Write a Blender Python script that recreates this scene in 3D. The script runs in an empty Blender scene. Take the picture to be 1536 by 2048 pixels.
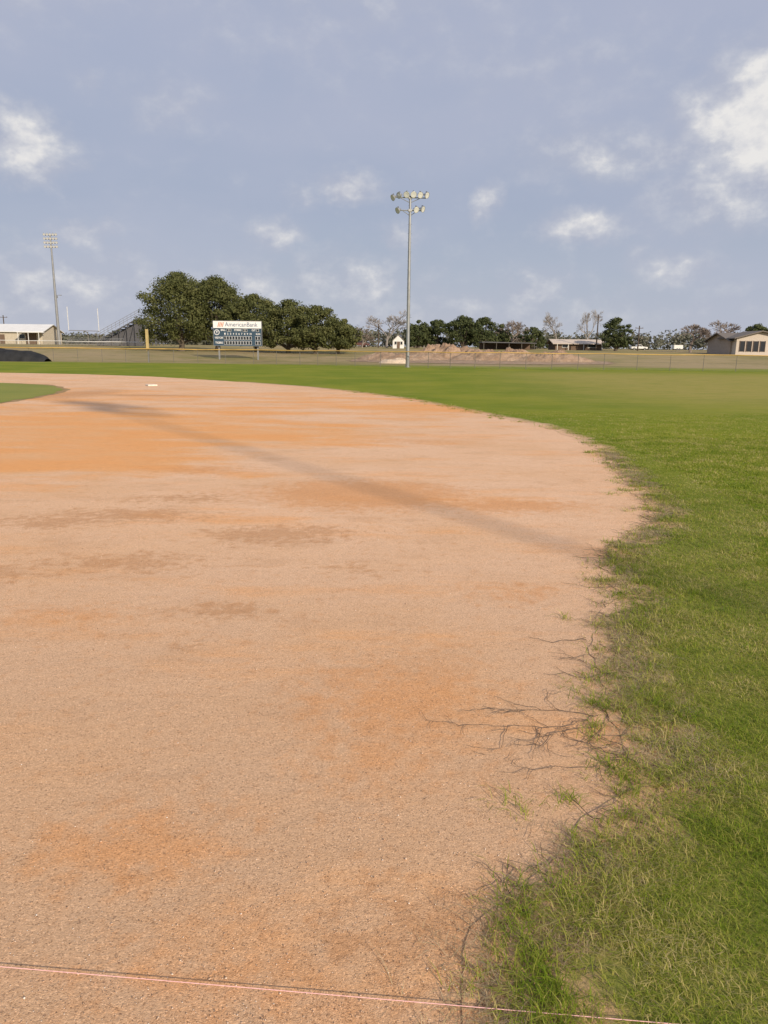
import bpy, math, random
import numpy as np
from mathutils import Matrix, Vector
random.seed(7); rng=np.random.default_rng(11)
C=bpy.context.scene.collection
R=math.radians
scene=bpy.context.scene
scene.view_settings.view_transform='Standard'; scene.view_settings.look='None'; scene.view_settings.exposure=0

# ---------------------------------------------------------------- nodes
class NG:
    def __init__(s,tree): s.t=tree; s.n=tree.nodes; s.l=tree.links
    def new(s,typ,ins=None,**kw):
        n=s.n.new(typ)
        for k,v in kw.items(): setattr(n,k,v)
        for k,v in (ins or {}).items(): s.set(n,k,v)
        return n
    def set(s,n,k,v):
        i=n.inputs[k]
        if isinstance(v,bpy.types.NodeSocket): s.l.new(v,i)
        elif isinstance(v,bpy.types.Node): s.l.new(v.outputs[0],i)
        else:
            if isinstance(v,(tuple,list)) and len(v)==3 and i.type=='RGBA': v=(*v,1)
            i.default_value=v
    def math(s,op,a,b=0.0,clamp=False):
        n=s.n.new('ShaderNodeMath'); n.operation=op; n.use_clamp=clamp
        s.set(n,0,a); s.set(n,1,b); return n.outputs[0]
    def vmath(s,op,a,b=None):
        n=s.n.new('ShaderNodeVectorMath'); n.operation=op; s.set(n,0,a)
        if b is not None: s.set(n,1,b)
        return n.outputs['Value'] if op=='LENGTH' else n.outputs[0]
    def mix(s,f,a,b,typ='MIX'):
        n=s.n.new('ShaderNodeMix'); n.data_type='RGBA'; n.blend_type=typ
        s.set(n,0,f); s.set(n,6,a); s.set(n,7,b); return n.outputs[2]
    def smooth(s,x,a,b,lo=0.0,hi=1.0):
        n=s.n.new('ShaderNodeMapRange'); n.interpolation_type='SMOOTHSTEP'
        s.set(n,0,x); s.set(n,1,a); s.set(n,2,b); s.set(n,3,lo); s.set(n,4,hi); return n.outputs[0]
    def noise(s,vec,scale,detail=4,rough=.55):
        n=s.n.new('ShaderNodeTexNoise'); s.set(n,'Vector',vec); s.set(n,'Scale',scale); s.set(n,'Detail',detail); s.set(n,'Roughness',rough)
        return n
    def mapping(s,vec,loc=(0,0,0),rot=(0,0,0),scale=(1,1,1)):
        n=s.n.new('ShaderNodeMapping'); s.set(n,0,vec); n.inputs[1].default_value=loc; n.inputs[2].default_value=rot; n.inputs[3].default_value=scale
        return n.outputs[0]
    def ramp(s,f,stops,interp='LINEAR'):
        n=s.n.new('ShaderNodeValToRGB'); cr=n.color_ramp; cr.interpolation=interp
        while len(cr.elements)<len(stops): cr.elements.new(.5)
        for e,(p,c) in zip(cr.elements,stops): e.position=p; e.color=(*c,1)
        s.set(n,0,f); return n.outputs[0]

def newmat(name):
    m=bpy.data.materials.new(name); m.use_nodes=True
    g=NG(m.node_tree); b=g.n['Principled BSDF']; return m,g,b

def simple(name,col,rough=.8,metal=0,var=.15,scale=3.0,bump=0,spec=.3):
    m,g,b=newmat(name)
    tc=g.new('ShaderNodeTexCoord').outputs['Object']
    nz=g.noise(tc,scale,5,.6).outputs[0]
    dark=tuple(c*(1-var) for c in col); light=tuple(min(1,c*(1+var)) for c in col)
    g.set(b,'Base Color',g.ramp(nz,[(.3,dark),(.7,light)]))
    g.set(b,'Roughness',rough); g.set(b,'Metallic',metal); b.inputs['Specular IOR Level'].default_value=spec
    if bump:
        bp=g.new('ShaderNodeBump',{'Height':g.noise(tc,scale*6,4).outputs[0],'Strength':.6,'Distance':bump}); g.set(b,'Normal',bp)
    return m

# ---------------------------------------------------------------- mesh helpers
class MB:
    def __init__(s): s.v=[]; s.f=[]
    def box(s,c,d,rz=0,ry=0,bev=0):
        x,y,z=d[0]/2,d[1]/2,d[2]/2
        o=len(s.v)
        M=Matrix.Rotation(rz,3,'Z')@Matrix.Rotation(ry,3,'Y')
        for q in [(-x,-y,-z),(x,-y,-z),(x,y,-z),(-x,y,-z),(-x,-y,z),(x,-y,z),(x,y,z),(-x,y,z)]:
            w=M@Vector(q); s.v.append((w.x+c[0],w.y+c[1],w.z+c[2]))
        for f in [(0,3,2,1),(4,5,6,7),(0,1,5,4),(1,2,6,5),(2,3,7,6),(3,0,4,7)]: s.f.append(tuple(o+i for i in f))
    def tube(s,pts,rad,n=8,cap=True):
        pts=[Vector(p) for p in pts]; o=len(s.v)
        for i,p in enumerate(pts):
            d=(pts[min(i+1,len(pts)-1)]-pts[max(i-1,0)])
            if d.length<1e-9: d=Vector((0,0,1))
            d.normalize(); a=d.cross(Vector((0,0,1)) if abs(d.z)<.9 else Vector((1,0,0))).normalized(); b=d.cross(a)
            r=rad[i] if isinstance(rad,(list,tuple)) else rad
            for k in range(n):
                t=2*math.pi*k/n; q=p+a*(r*math.cos(t))+b*(r*math.sin(t)); s.v.append(tuple(q))
        for i in range(len(pts)-1):
            for k in range(n):
                k2=(k+1)%n; s.f.append((o+i*n+k,o+i*n+k2,o+(i+1)*n+k2,o+(i+1)*n+k))
        if cap and n>3:
            s.f.append(tuple(o+k for k in range(n))[::-1]); e=o+(len(pts)-1)*n; s.f.append(tuple(e+k for k in range(n)))
    def poly(s,pts):
        o=len(s.v); s.v+=[tuple(p) for p in pts]; s.f.append(tuple(range(o,o+len(pts))))
    def prism(s,prof,y0,y1):
        o=len(s.v); n=len(prof)
        s.v+=[(x,y0,z) for x,z in prof]+[(x,y1,z) for x,z in prof]
        s.f.append(tuple(range(o,o+n))); s.f.append(tuple(range(o+2*n-1,o+n-1,-1)))
        for i in range(n):
            j=(i+1)%n; s.f.append((o+j,o+i,o+n+i,o+n+j))
    def lathe(s,prof,n=14):
        o=len(s.v)
        for r,z in prof:
            for k in range(n):
                t=2*math.pi*k/n; s.v.append((r*math.cos(t),r*math.sin(t),z))
        for i in range(len(prof)-1):
            for k in range(n):
                k2=(k+1)%n; s.f.append((o+i*n+k,o+i*n+k2,o+(i+1)*n+k2,o+(i+1)*n+k))
    def obj(s,name,mat,parent=None,loc=(0,0,0),bevel=0,smooth=False):
        me=bpy.data.meshes.new(name); me.from_pydata(s.v,[],s.f); me.update()
        if mat: me.materials.append(mat)
        if smooth:
            for p in me.polygons: p.use_smooth=True
        o=bpy.data.objects.new(name,me); C.objects.link(o); o.location=loc
        if parent: o.parent=parent
        if bevel:
            b=o.modifiers.new('bevel','BEVEL'); b.width=bevel; b.segments=2; b.limit_method='ANGLE'
        return o

def npmesh(name,V,F,mat,parent=None,nv=4):
    me=bpy.data.meshes.new(name)
    me.vertices.add(len(V)); me.vertices.foreach_set('co',V.astype(np.float32).ravel())
    m=len(F); me.loops.add(m*nv); me.loops.foreach_set('vertex_index',F.astype(np.int32).ravel())
    me.polygons.add(m); me.polygons.foreach_set('loop_start',np.arange(0,m*nv,nv,dtype=np.int32))
    try: me.polygons.foreach_set('loop_total',np.full(m,nv,dtype=np.int32))
    except Exception: pass
    me.update(calc_edges=True); me.validate()
    me.materials.append(mat)
    o=bpy.data.objects.new(name,me); C.objects.link(o)
    if parent: o.parent=parent
    return o

def thing(name,label,cat,loc,rz=0,group=None):
    e=bpy.data.objects.new(name,None); e.empty_display_size=.3; C.objects.link(e)
    e.location=loc; e.rotation_euler=(0,0,rz); e['label']=label; e['category']=cat
    if group: e['group']=group
    return e
def tag(o,label,cat,group=None):
    o['label']=label; o['category']=cat
    if group: o['group']=group

def vnoise(x,y,s=1.0,seed=0):
    x=np.asarray(x)*s+seed*17.3; y=np.asarray(y)*s+seed*9.1
    return (np.sin(x*1.0+1.3*np.sin(y*.7))+np.sin(y*1.37+1.1*np.sin(x*.9+2))+.5*np.sin(2.3*x+1.9*y)+.5*np.sin(3.1*y-2.7*x))/3

def hz(x,y):
    """terrain height"""
    y=np.asarray(y,dtype=float); x=np.asarray(x,dtype=float)
    t=np.clip((y-84)/66,0,1); s=t*t*(3-2*t)*.6+t*.4
    z=1.9*s+np.clip(y-150,0,400)*.006
    z=z+np.clip((y-86)/20,0,1)*.10*vnoise(x,y,.12,1)
    z=z-.35*np.exp(-((y-97)/5.)**2)*np.exp(-((x+18)/14.)**2)
    return z
def gz(x,y): return float(hz(x,y))

# ---------------------------------------------------------------- camera
cam=bpy.data.cameras.new('camera'); co=bpy.data.objects.new('camera',cam); C.objects.link(co)
cam.sensor_fit='VERTICAL'; cam.sensor_height=36; cam.lens=1450/2048*36; cam.clip_end=8000; cam.clip_start=.05
co.matrix_world=Matrix.Translation((0,0,1.6))@Matrix.Rotation(R(90-12.6),4,'X')@Matrix.Rotation(R(.6),4,'Z')
scene.camera=co

# ---------------------------------------------------------------- sun + sky
EL=R(25); sd=Vector((.55*math.cos(EL),-.835*math.cos(EL),math.sin(EL))).normalized()
sl=bpy.data.lights.new('sun','SUN'); sl.energy=4.6; sl.angle=R(.95); sl.color=(1,.85,.66)
so=bpy.data.objects.new('sun',sl); C.objects.link(so); so.rotation_euler=(-sd).to_track_quat('-Z','Y').to_euler(); so.location=(20,-30,30)

w=bpy.data.worlds.new('World'); scene.world=w; w.use_nodes=True
g=NG(w.node_tree); bg=g.n['Background']
sky=g.new('ShaderNodeTexSky'); sky.sky_type='NISHITA'; sky.sun_disc=False; sky.sun_elevation=EL; sky.sun_rotation=math.atan2(sd.x,sd.y); sky.air_density=1.0; sky.dust_density=2.0
d=g.new('ShaderNodeTexCoord').outputs['Generated']
sx=g.new('ShaderNodeSeparateXYZ',{0:d})
az=g.math('MULTIPLY',g.math('ARCTAN2',sx.outputs[0],sx.outputs[1]),57.2958)
el=g.math('MULTIPLY',g.math('ARCSINE',sx.outputs[2]),57.2958)
ae=g.new('ShaderNodeCombineXYZ',{0:az,1:el}).outputs[0]
wn=g.noise(g.vmath('MULTIPLY',d,(1,1,1.6)),7,3,.6).outputs['Color']
wn2=g.noise(g.vmath('MULTIPLY',d,(1,1,1.4)),26,3,.65).outputs['Color']
warp=g.vmath('MULTIPLY',g.vmath('SUBTRACT',wn,(.5,.5,.5)),(4,2.0,0))
warp2=g.vmath('MULTIPLY',g.vmath('SUBTRACT',wn2,(.5,.5,.5)),(2.6,2.0,0))
aw=g.vmath('ADD',g.vmath('ADD',ae,warp),warp2)
clouds=[(-24.5,12.8,3.2,2.5,1.1),(-20,16.6,1.7,1.1,.42),(-2.9,11.2,2.8,1.5,.84),(-5.8,10.6,2.5,1.0,.5),(7.4,10.2,1.5,2.0,.76),
(-7.9,8.3,2.5,1.2,.68),(-21.9,7.7,2.5,1.0,.62),(14.3,8.6,3.4,1.4,.82),(26.8,14.3,7.5,5.2,1.5),(17,13.3,9.0,2.3,.66),(23.5,10.2,6.5,2.8,.66),
(-3.0,4.8,8.5,2.8,.68),(20.9,5.9,3.8,1.6,.66),(10.9,4.2,5.2,1.9,.6),(-24,4.2,10,3.2,.66),(.8,8.1,1.8,1.4,.58),(-11,4.4,6.5,2.2,.62),(2,3,34,2.6,.46),(-15.4,16,4.6,1.8,.36),(-2,23,16,5,.36),(-26,22,8,3.4,.5),(14,19,10,3,.28),
(50,14,9,4,1),(-55,16,9,5,.9),(90,20,14,6,1),(-100,18,14,6,1),(150,30,20,9,.9),(10,48,26,12,.7)]
acc=None
for (a,e,wd,h,amp) in clouds:
    m=g.mapping(aw,loc=(-a/wd,-e/h,0),scale=(1/wd,1/h,1))
    L=g.vmath('LENGTH',m)
    v=g.math('MULTIPLY',g.math('SUBTRACT',1.25,L,True),amp)
    acc=v if acc is None else g.math('MAXIMUM',acc,v)
fn=g.noise(g.vmath('MULTIPLY',d,(1,1,1.4)),24,8,.58).outputs[0]
fn2=g.noise(g.vmath('MULTIPLY',g.vmath('ADD',d,(.010,0,.020)),(1,1,1.4)),24,5,.58).outputs[0]
vn=g.noise(g.vmath('MULTIPLY',d,(1,1,2.4)),2.6,4,.5).outputs[0]
D=g.math('ADD',acc,g.math('MULTIPLY',g.math('SUBTRACT',fn,.55),1.0))
alpha=g.smooth(D,-.10,.98)
relief=g.math('MULTIPLY',g.math('SUBTRACT',fn,fn2),1.4)
lum=g.math('ADD',g.smooth(D,.25,1.3,.10,.95),relief,True)
ccol=g.ramp(lum,[(0,(.475,.495,.585)),(.5,(.61,.62,.67)),(1,(.84,.82,.80))])
base=g.ramp(g.math('DIVIDE',el,60,True),[(0,(.53,.555,.62)),(.06,(.44,.49,.585)),(.17,(.375,.43,.56)),(.35,(.405,.45,.59)),(1,(.39,.44,.58))])
veil=g.smooth(vn,.34,.68)
base=g.mix(g.math('MULTIPLY',veil,.55),base,(.465,.49,.61))
low=g.mix(.06,base,g.mix(1,sky,(.1,.1,.1),'MULTIPLY'))
fin=g.mix(g.math('MULTIPLY',alpha,.95),low,ccol)
fin=g.vmath('SCALE',fin); g.n[-1].inputs['Scale'].default_value=10.0
g.set(bg,'Color',fin); g.set(bg,'Strength',.1)

# ---------------------------------------------------------------- ground sheets
EDGE=[(.26,1.45),(.28,1.55),(.31,1.68),(.34,1.76),(.46,1.88),(.60,2.04),(.77,2.25),(.99,2.43),(1.05,2.60),(1.09,2.91),(1.12,3.30),(1.22,3.80),(1.43,4.28),(1.62,4.77),(1.71,5.37),(1.92,5.88),(2.30,6.32),(2.62,6.82),(2.89,7.64),(3.02,8.51),(3.22,9.58),(3.39,10.70),(3.66,12.42),(3.64,13.88),(3.46,16.23),(2.84,18.0),(1.87,21.06),(.51,25.07),(-1.38,28.7),(-3.74,32.17),(-8.03,36.86),(-13.3,41.62),(-18.64,44.26)]
ex=np.array([p[0] for p in EDGE]); ey=np.array([p[1] for p in EDGE])
def edgeX(y): return np.interp(y,ey,ex)
def wig(y): return .05*vnoise(y*0,y,7,2)*np.clip(y/4,.5,2.2)+.03*vnoise(y*0,y,23,4)*np.clip(y/4,.4,1.5)
yy=np.concatenate([np.arange(1.45,14,.05),np.arange(14,44.2,.2)])
xx=edgeX(yy)+wig(yy)
poly=[(.16,-1.5),(.18,.3),(.22,1.0)]+list(zip(xx,yy))+[(-24,45.2),(-32,43.5),(-40,38.5),(-47,30),(-50,18),(-48,5),(-40,-6),(-25,-12),(-8,-10)]
mb=MB(); mb.poly([(x,y,.004) for x,y in poly])

def dirt_nodes(g):
    P=g.new('ShaderNodeTexCoord').outputs['Object']
    sp=g.new('ShaderNodeSeparateXYZ',{0:P})
    n1=g.noise(P,.45,6,.6).outputs[0]; n2=g.noise(g.mapping(P,scale=(.6,1,1)),2.3,6,.65).outputs[0]; n3=g.noise(P,11,5,.6).outputs[0]
    ns=g.noise(g.mapping(P,scale=(.35,1,1)),1.0,7,.68).outputs[0]
    wv=g.vmath('ADD',P,g.vmath('MULTIPLY',g.vmath('SUBTRACT',g.noise(P,.8,6,.7).outputs['Color'],(.5,.5,.5)),(4.5,2.6,0)))
    wv2=g.vmath('ADD',P,g.vmath('MULTIPLY',g.vmath('SUBTRACT',g.noise(P,4,6,.7).outputs['Color'],(.5,.5,.5)),(1.2,.9,0)))
    def blobs(vec,lst):
        a=None
        for (x,y,rx,ry,amp) in lst:
            L=g.vmath('LENGTH',g.mapping(g.vmath('MULTIPLY',vec,(1,1,0)),loc=(-x/rx,-y/ry,0),scale=(1/rx,1/ry,1)))
            v=g.math('MULTIPLY',g.math('SUBTRACT',1,L,True),amp); a=v if a is None else g.math('MAXIMUM',a,v)
        return a
    org=blobs(wv,[(-6.4,14.5,6.5,7,1.15),(-4.8,10.6,3.6,2.6,1.2),(-2.4,14,3.6,3.2,1.0),(-11,24,8,7,.6),(.9,20.5,3.4,3,1.0),(-7.5,8.9,3.2,1.2,1.1),(-2,24,7,5,.5),(-3,19,6,4,.55)])
    org2=blobs(wv2,[(-.25,8.1,1.6,1.2,1.6),(1.3,7.5,1.2,.5,1.2),(-2.4,9.6,1.1,.5,.8),(.7,13.0,1.6,.8,.6),(.1,3.1,.66,.8,.9),(-.8,2.1,.46,.34,.85),(.0,2.65,.45,.4,.7),(.9,4.7,.5,.35,.6),(-1.2,8,1.5,.6,.6),(-.35,1.55,.6,.25,.6),(-1.9,4.2,.6,.35,.6)])
    brn=blobs(wv2,[(-.94,6.2,.95,.5,1.15),(-2.5,6.9,1.2,.45,1.0),(-3.1,6.6,.8,.4,1.0),(-.95,4.3,.45,.22,1.0),(-2.0,5.3,1.0,.4,.85),(-2.9,5.0,.8,.35,.8),(-.2,5.2,.6,.2,.6),(-8.5,25,4,.9,1.0),(-10.6,25.5,1.6,4.5,1.2),(-1.1,3.7,.2,.1,.7),(-2.2,7.7,.9,.35,.8),(-1.5,1.6,.5,.3,.6),(.1,1.7,.35,.4,.7)])
    near=g.smooth(sp.outputs[1],1.0,7.5)
    c=g.mix(near,(.58,.375,.228),(.76,.505,.33))
    c=g.mix(g.smooth(n1,.38,.7,0,.5),c,(.66,.395,.21))
    c=g.mix(g.smooth(n2,.5,.72,0,.38),c,(.52,.31,.175))
    st=g.smooth(ns,.32,.62)
    om=g.math('MULTIPLY',g.smooth(g.math('ADD',org,g.math('MULTIPLY',g.math('SUBTRACT',ns,.5),2.6)),-.05,.75),.88)
    c=g.mix(om,c,g.mix(st,(.73,.42,.21),(.78,.37,.13)))
    om2=g.math('MULTIPLY',g.smooth(g.math('ADD',org2,g.math('MULTIPLY',g.math('SUBTRACT',n3,.5),1.6)),-.05,.95),.72)
    c=g.mix(om2,c,(.65,.32,.135))
    bm=g.math('MULTIPLY',g.smooth(g.math('ADD',brn,g.math('MULTIPLY',g.math('SUBTRACT',n3,.5),2.2)),.1,.85),.58)
    c=g.mix(bm,c,(.49,.255,.12))
    v1=g.new('ShaderNodeTexVoronoi',{'Vector':P,'Scale':260.0}); vs=g.new('ShaderNodeSeparateColor',{0:v1.outputs['Color']}).outputs[0]
    grit=g.ramp(vs,[(0,(.30,.25,.21)),(.08,(.62,.57,.53)),(.2,(.91,.90,.88)),(.78,(1.04,1.04,1.03)),(.92,(1.32,1.33,1.33)),(1,(1.6,1.62,1.64))])
    c=g.mix(.64,c,g.mix(1,c,grit,'MULTIPLY'))
    v2=g.new('ShaderNodeTexVoronoi',{'Vector':P,'Scale':55.0}); vs2=g.new('ShaderNodeSeparateColor',{0:v2.outputs['Color']}).outputs[0]
    spot=g.math('MULTIPLY',g.math('LESS_THAN',v2.outputs['Distance'],.23),g.math('LESS_THAN',vs2,.2))
    c=g.mix(g.math('MULTIPLY',spot,.5),c,(.23,.135,.085))
    hgt=g.math('ADD',g.math('MULTIPLY',v1.outputs['Distance'],-.5),g.math('ADD',g.math('MULTIPLY',n3,1.2),g.math('MULTIPLY',g.noise(P,60,4).outputs[0],1.0)))
    bp=g.new('ShaderNodeBump',{'Height':hgt,'Strength':.6,'Distance':.0037}) 
    bp2=g.new('ShaderNodeBump',{'Height':g.math('ADD',n2,g.math('MULTIPLY',bm,-.25)),'Strength':.4,'Distance':.03,'Normal':bp})
    return c,bp2.outputs[0]
def turf_nodes(g):
    P=g.new('ShaderNodeTexCoord').outputs['Object']; sp=g.new('ShaderNodeSeparateXYZ',{0:P})
    n0=g.noise(P,.035,4,.6).outputs[0]; n1=g.noise(P,.22,5,.6).outputs[0]; n2=g.noise(g.mapping(P,scale=(.5,1,1)),1.6,6,.65).outputs[0]; n3=g.noise(P,28,5,.7).outputs[0]; n4=g.noise(P,160,3,.7).outputs[0]
    gr=g.mix(g.smooth(n1,.35,.68),(.15,.205,.014),(.235,.255,.026))
    gr=g.mix(g.smooth(n2,.48,.76,0,.5),gr,(.31,.28,.065))
    yl=g.math('MULTIPLY',g.smooth(g.math('SUBTRACT',sp.outputs[0],g.math('MULTIPLY',sp.outputs[1],.05)),1,12),g.math('MULTIPLY',g.smooth(sp.outputs[1],15,30),g.smooth(sp.outputs[1],68,50)))
    gr=g.mix(g.math('MULTIPLY',yl,g.smooth(n2,.25,.6,.35,.9)),gr,(.34,.29,.085))
    gr=g.mix(1,gr,g.ramp(n3,[(.25,(.74,.76,.7)),(.75,(1.22,1.2,1.22))]),'MULTIPLY')
    gr=g.mix(.4,gr,g.mix(1,gr,g.ramp(n4,[(.3,(.5,.55,.5)),(.7,(1.45,1.4,1.4))]),'MULTIPLY'))
    dry=g.mix(g.smooth(n1,.35,.65),(.31,.245,.12),(.22,.20,.075))
    dry=g.mix(g.smooth(n0,.45,.6,0,.7),dry,(.38,.29,.17))
    dry=g.mix(g.smooth(g.noise(P,.5,5,.6).outputs[0],.5,.7,0,.5),dry,(.15,.15,.05))
    far=g.smooth(g.math('ADD',sp.outputs[1],g.math('MULTIPLY',g.math('SUBTRACT',n1,.5),8)),74,84)
    col=g.mix(far,gr,dry)
    bp=g.new('ShaderNodeBump',{'Height':g.math('ADD',n3,g.math('MULTIPLY',n4,.5)),'Strength':.5,'Distance':.02})
    return col,bp.outputs[0]
mdirt,g,b=newmat('infield_dirt'); c,nm=dirt_nodes(g); g.set(b,'Base Color',c); g.set(b,'Normal',nm); g.set(b,'Roughness',.95); b.inputs['Specular IOR Level'].default_value=.1
dirt=mb.obj('infield_dirt',mdirt); dirt['kind']='structure'
mturf,g,b=newmat('turf'); c,nm=turf_nodes(g); g.set(b,'Base Color',c); g.set(b,'Normal',nm); g.set(b,'Roughness',.95); b.inputs['Specular IOR Level'].default_value=.1
mmar,g,b=newmat('worn_margin'); c1,nm=dirt_nodes(g); c2,_=turf_nodes(g)
t=g.new('ShaderNodeSeparateXYZ',{0:g.new('ShaderNodeUVMap').outputs[0]}).outputs[0]
P=g.new('ShaderNodeTexCoord').outputs['Object']
tt=g.math('ADD',t,g.math('MULTIPLY',g.math('SUBTRACT',g.noise(P,9,6,.7).outputs[0],.5),g.math('MULTIPLY',g.math('MULTIPLY',t,g.math('SUBTRACT',1,t)),6.0)))
soil=g.mix(g.smooth(t,.0,.4,0,.5),c1,(.35,.24,.135))
nyf=g.smooth(g.new('ShaderNodeSeparateXYZ',{0:P}).outputs[1],5,12,.55,0)
thatch=g.mix(g.noise(P,70,4,.7).outputs[0],(.14,.14,.035),(.34,.30,.11))
g.set(b,'Base Color',g.mix(g.smooth(tt,.35,.85),soil,g.mix(nyf,c2,thatch))); g.set(b,'Normal',nm); g.set(b,'Roughness',.95); b.inputs['Specular IOR Level'].default_value=.1
ym=np.concatenate([np.arange(-1.5,1.45,.1),yy[yy<36]]); xm=np.where(ym<1.45,np.interp(ym,[-1.5,.3,1.0,1.45],[.16,.18,.22,xx[0]]),np.interp(ym,yy,xx))
Wm=np.interp(ym,[0,2,6,14,20,36],[1.6,1.5,1.2,.5,.6,.8]); ts=np.array([0,.1,.2,.32,.45,.6,.8,1.0])
VV=np.stack([xm[:,None]-.06+Wm[:,None]*ts[None],np.repeat(ym[:,None],8,1),np.full((len(ym),8),.008)],-1).reshape(-1,3)
i,j=np.meshgrid(np.arange(7),np.arange(len(ym)-1)); a=(j*8+i).ravel()
o=npmesh('worn_ground',VV,np.stack([a,a+1,a+9,a+8],-1),mmar); o['kind']='structure'
lay=o.data.uv_layers.new(name='UVMap'); vi=np.zeros(len(o.data.loops),dtype=np.int32); o.data.loops.foreach_get('vertex_index',vi)
uu=np.clip(Wm[vi//8]*ts[vi%8]/np.interp(ym[vi//8],[0,2,6,14,20,36],[.55,.55,.5,.5,.6,.8]),0,1)
uvv=np.stack([uu,np.zeros(len(vi))],-1).astype(np.float32); lay.data.foreach_set('uv',uvv.ravel())

xs=np.concatenate([[-3000,-1500,-800,-500,-350,-250],np.arange(-200,201,4.),[250,350,500,800,1500,3000]])
ys=np.concatenate([[-600,-200,-80,-20,0,40,70,80],np.arange(84,200,3.),[210,230,260,300,350,400,550,800,1400,3000,5000]])
X,Y=np.meshgrid(xs,ys); Z=hz(X,Y); V=np.stack([X,Y,Z],-1).reshape(-1,3)
nx,ny=len(xs),len(ys); i,j=np.meshgrid(np.arange(nx-1),np.arange(ny-1)); a=(j*nx+i).ravel()
F=np.stack([a,a+1,a+nx+1,a+nx],-1)
gd=npmesh('ground',V,F,mturf); gd['kind']='structure'
for p in gd.data.polygons: p.use_smooth=True

ing=[(-11.06,20.98),(-11.18,22.7),(-11.5,25.25),(-12.15,27.69),(-13.3,29.7),(-14.6,31.3),(-16.6,32.2),(-20,33.4),(-27,34),(-33,28),(-34,18),(-27,8),(-17,7),(-12.4,12),(-11.2,17)]
def ring_pts(grow,z,amp,f):
    out=[]
    cx0,cy0=-22,21
    for k in range(len(ing)):
        p,q=ing[k],ing[(k+1)%len(ing)]
        for t in np.linspace(0,1,13)[:-1]:
            x=p[0]+(q[0]-p[0])*t; y=p[1]+(q[1]-p[1])*t; L=math.hypot(x-cx0,y-cy0); s=1+(grow+amp*float(vnoise(x,y,f)))/L
            out.append((cx0+(x-cx0)*s,cy0+(y-cy0)*s,z))
    return out
mb=MB(); mb.poly(ring_pts(.22,.008,.12,3.)); o=mb.obj('worn_infield_edge_ground',simple('bare_edge_soil',(.34,.225,.10),.95,scale=4,var=.3)); o['kind']='structure'
mb=MB(); mb.poly(ring_pts(0,.013,.16,2.6)); mold,g,b=newmat('olive_turf'); c,nm=turf_nodes(g); g.set(b,'Base Color',g.mix(.35,c,(.26,.24,.04))); g.set(b,'Normal',nm); g.set(b,'Roughness',.95)
o=mb.obj('infield_grass',mold); o['kind']='structure'

# ---------------------------------------------------------------- grass blades
def leafmat(name,stops,trans=.25,pos=True,rough=.6,pscale=1.1,bal=.56):
    m,g,b=newmat(name)
    geo=g.new('ShaderNodeNewGeometry'); r=geo.outputs['Random Per Island']
    if pos:
        nz=g.noise(geo.outputs['Position'],pscale,5,.65).outputs[0]
        r=g.math('ADD',g.math('MULTIPLY',r,bal),g.math('MULTIPLY',g.smooth(nz,.3,.70),1.02-bal),True)
    c=g.ramp(r,stops)
    g.set(b,'Base Color',c); g.set(b,'Roughness',rough); b.inputs['Specular IOR Level'].default_value=.2
    tr=g.new('ShaderNodeBsdfTranslucent',{'Color':c}); mx=g.new('ShaderNodeMixShader',{0:trans,1:b.outputs[0],2:tr.outputs[0]})
    g.l.new(mx.outputs[0],g.n['Material Output'].inputs[0]); return m
mblade=leafmat('grass_blades',[(0,(.10,.165,.010)),(.22,(.185,.275,.016)),(.46,(.275,.345,.03)),(.64,(.40,.39,.08)),(.82,(.58,.49,.19)),(1,(.74,.62,.34))],.38,pscale=1.9,bal=.6)
mdead=leafmat('dead_grass',[(0,(.16,.11,.065)),(.35,(.36,.265,.15)),(.7,(.58,.46,.28)),(1,(.26,.30,.08))],.15)

def blades(x,y,h,wd,lean,z0=0.0):
    n=len(x); th=rng.uniform(0,2*np.pi,n); dx,dy=np.cos(th),np.sin(th)
    ph=th+rng.uniform(.9,2.2,n); wx,wy=np.cos(ph)*wd/2,np.sin(ph)*wd/2
    L=lean*h
    b=np.stack([x,y,np.full(n,z0)],-1); m=b+np.stack([dx*L*.35,dy*L*.35,h*.6],-1); t=b+np.stack([dx*L,dy*L,h*np.clip(1-.25*lean,.3,1)],-1)
    W=np.stack([wx,wy,np.zeros(n)],-1)
    V=np.stack([b-W,b+W,m+W*.75,m-W*.75,t+W*.12,t-W*.12],1).reshape(-1,3)
    o=(np.arange(n)*6)[:,None]
    F=np.concatenate([o+np.array([0,1,2,3]),o+np.array([3,2,4,5])],1).reshape(-1,4)
    return V,F
def region(y0,y1,dens):
    m0=min(edgeX(y0),edgeX(y1),edgeX((y0+y1)/2))-.15
    W=.62*y1+.3-m0+.2
    n=int(W*(y1-y0)*dens); y=rng.uniform(y0,y1,n); xe=edgeX(y)+wig(y); x=rng.uniform(0,1,n)*W+m0-.1
    k=(x<.60*y+.35)
    dd=x-xe; wz=np.interp(y,[1,3,8,14,34],[.38,.36,.32,.3,.3])
    pr=np.clip((dd+.03)/wz,0,1)**1.1
    bare=vnoise(x,y,6,8)+.7*vnoise(x,y,16,3)
    pr=np.where(dd<wz,np.clip(pr*(1+.9*bare),pr*.3,1)*(dd>-.06),1)
    k&=rng.uniform(0,1,n)<pr
    return x[k],y[k],dd[k]
Vs=[];Fs=[];off=0
def add(V,F):
    global off
    Vs.append(V); Fs.append(F+off); off+=len(V)
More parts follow.
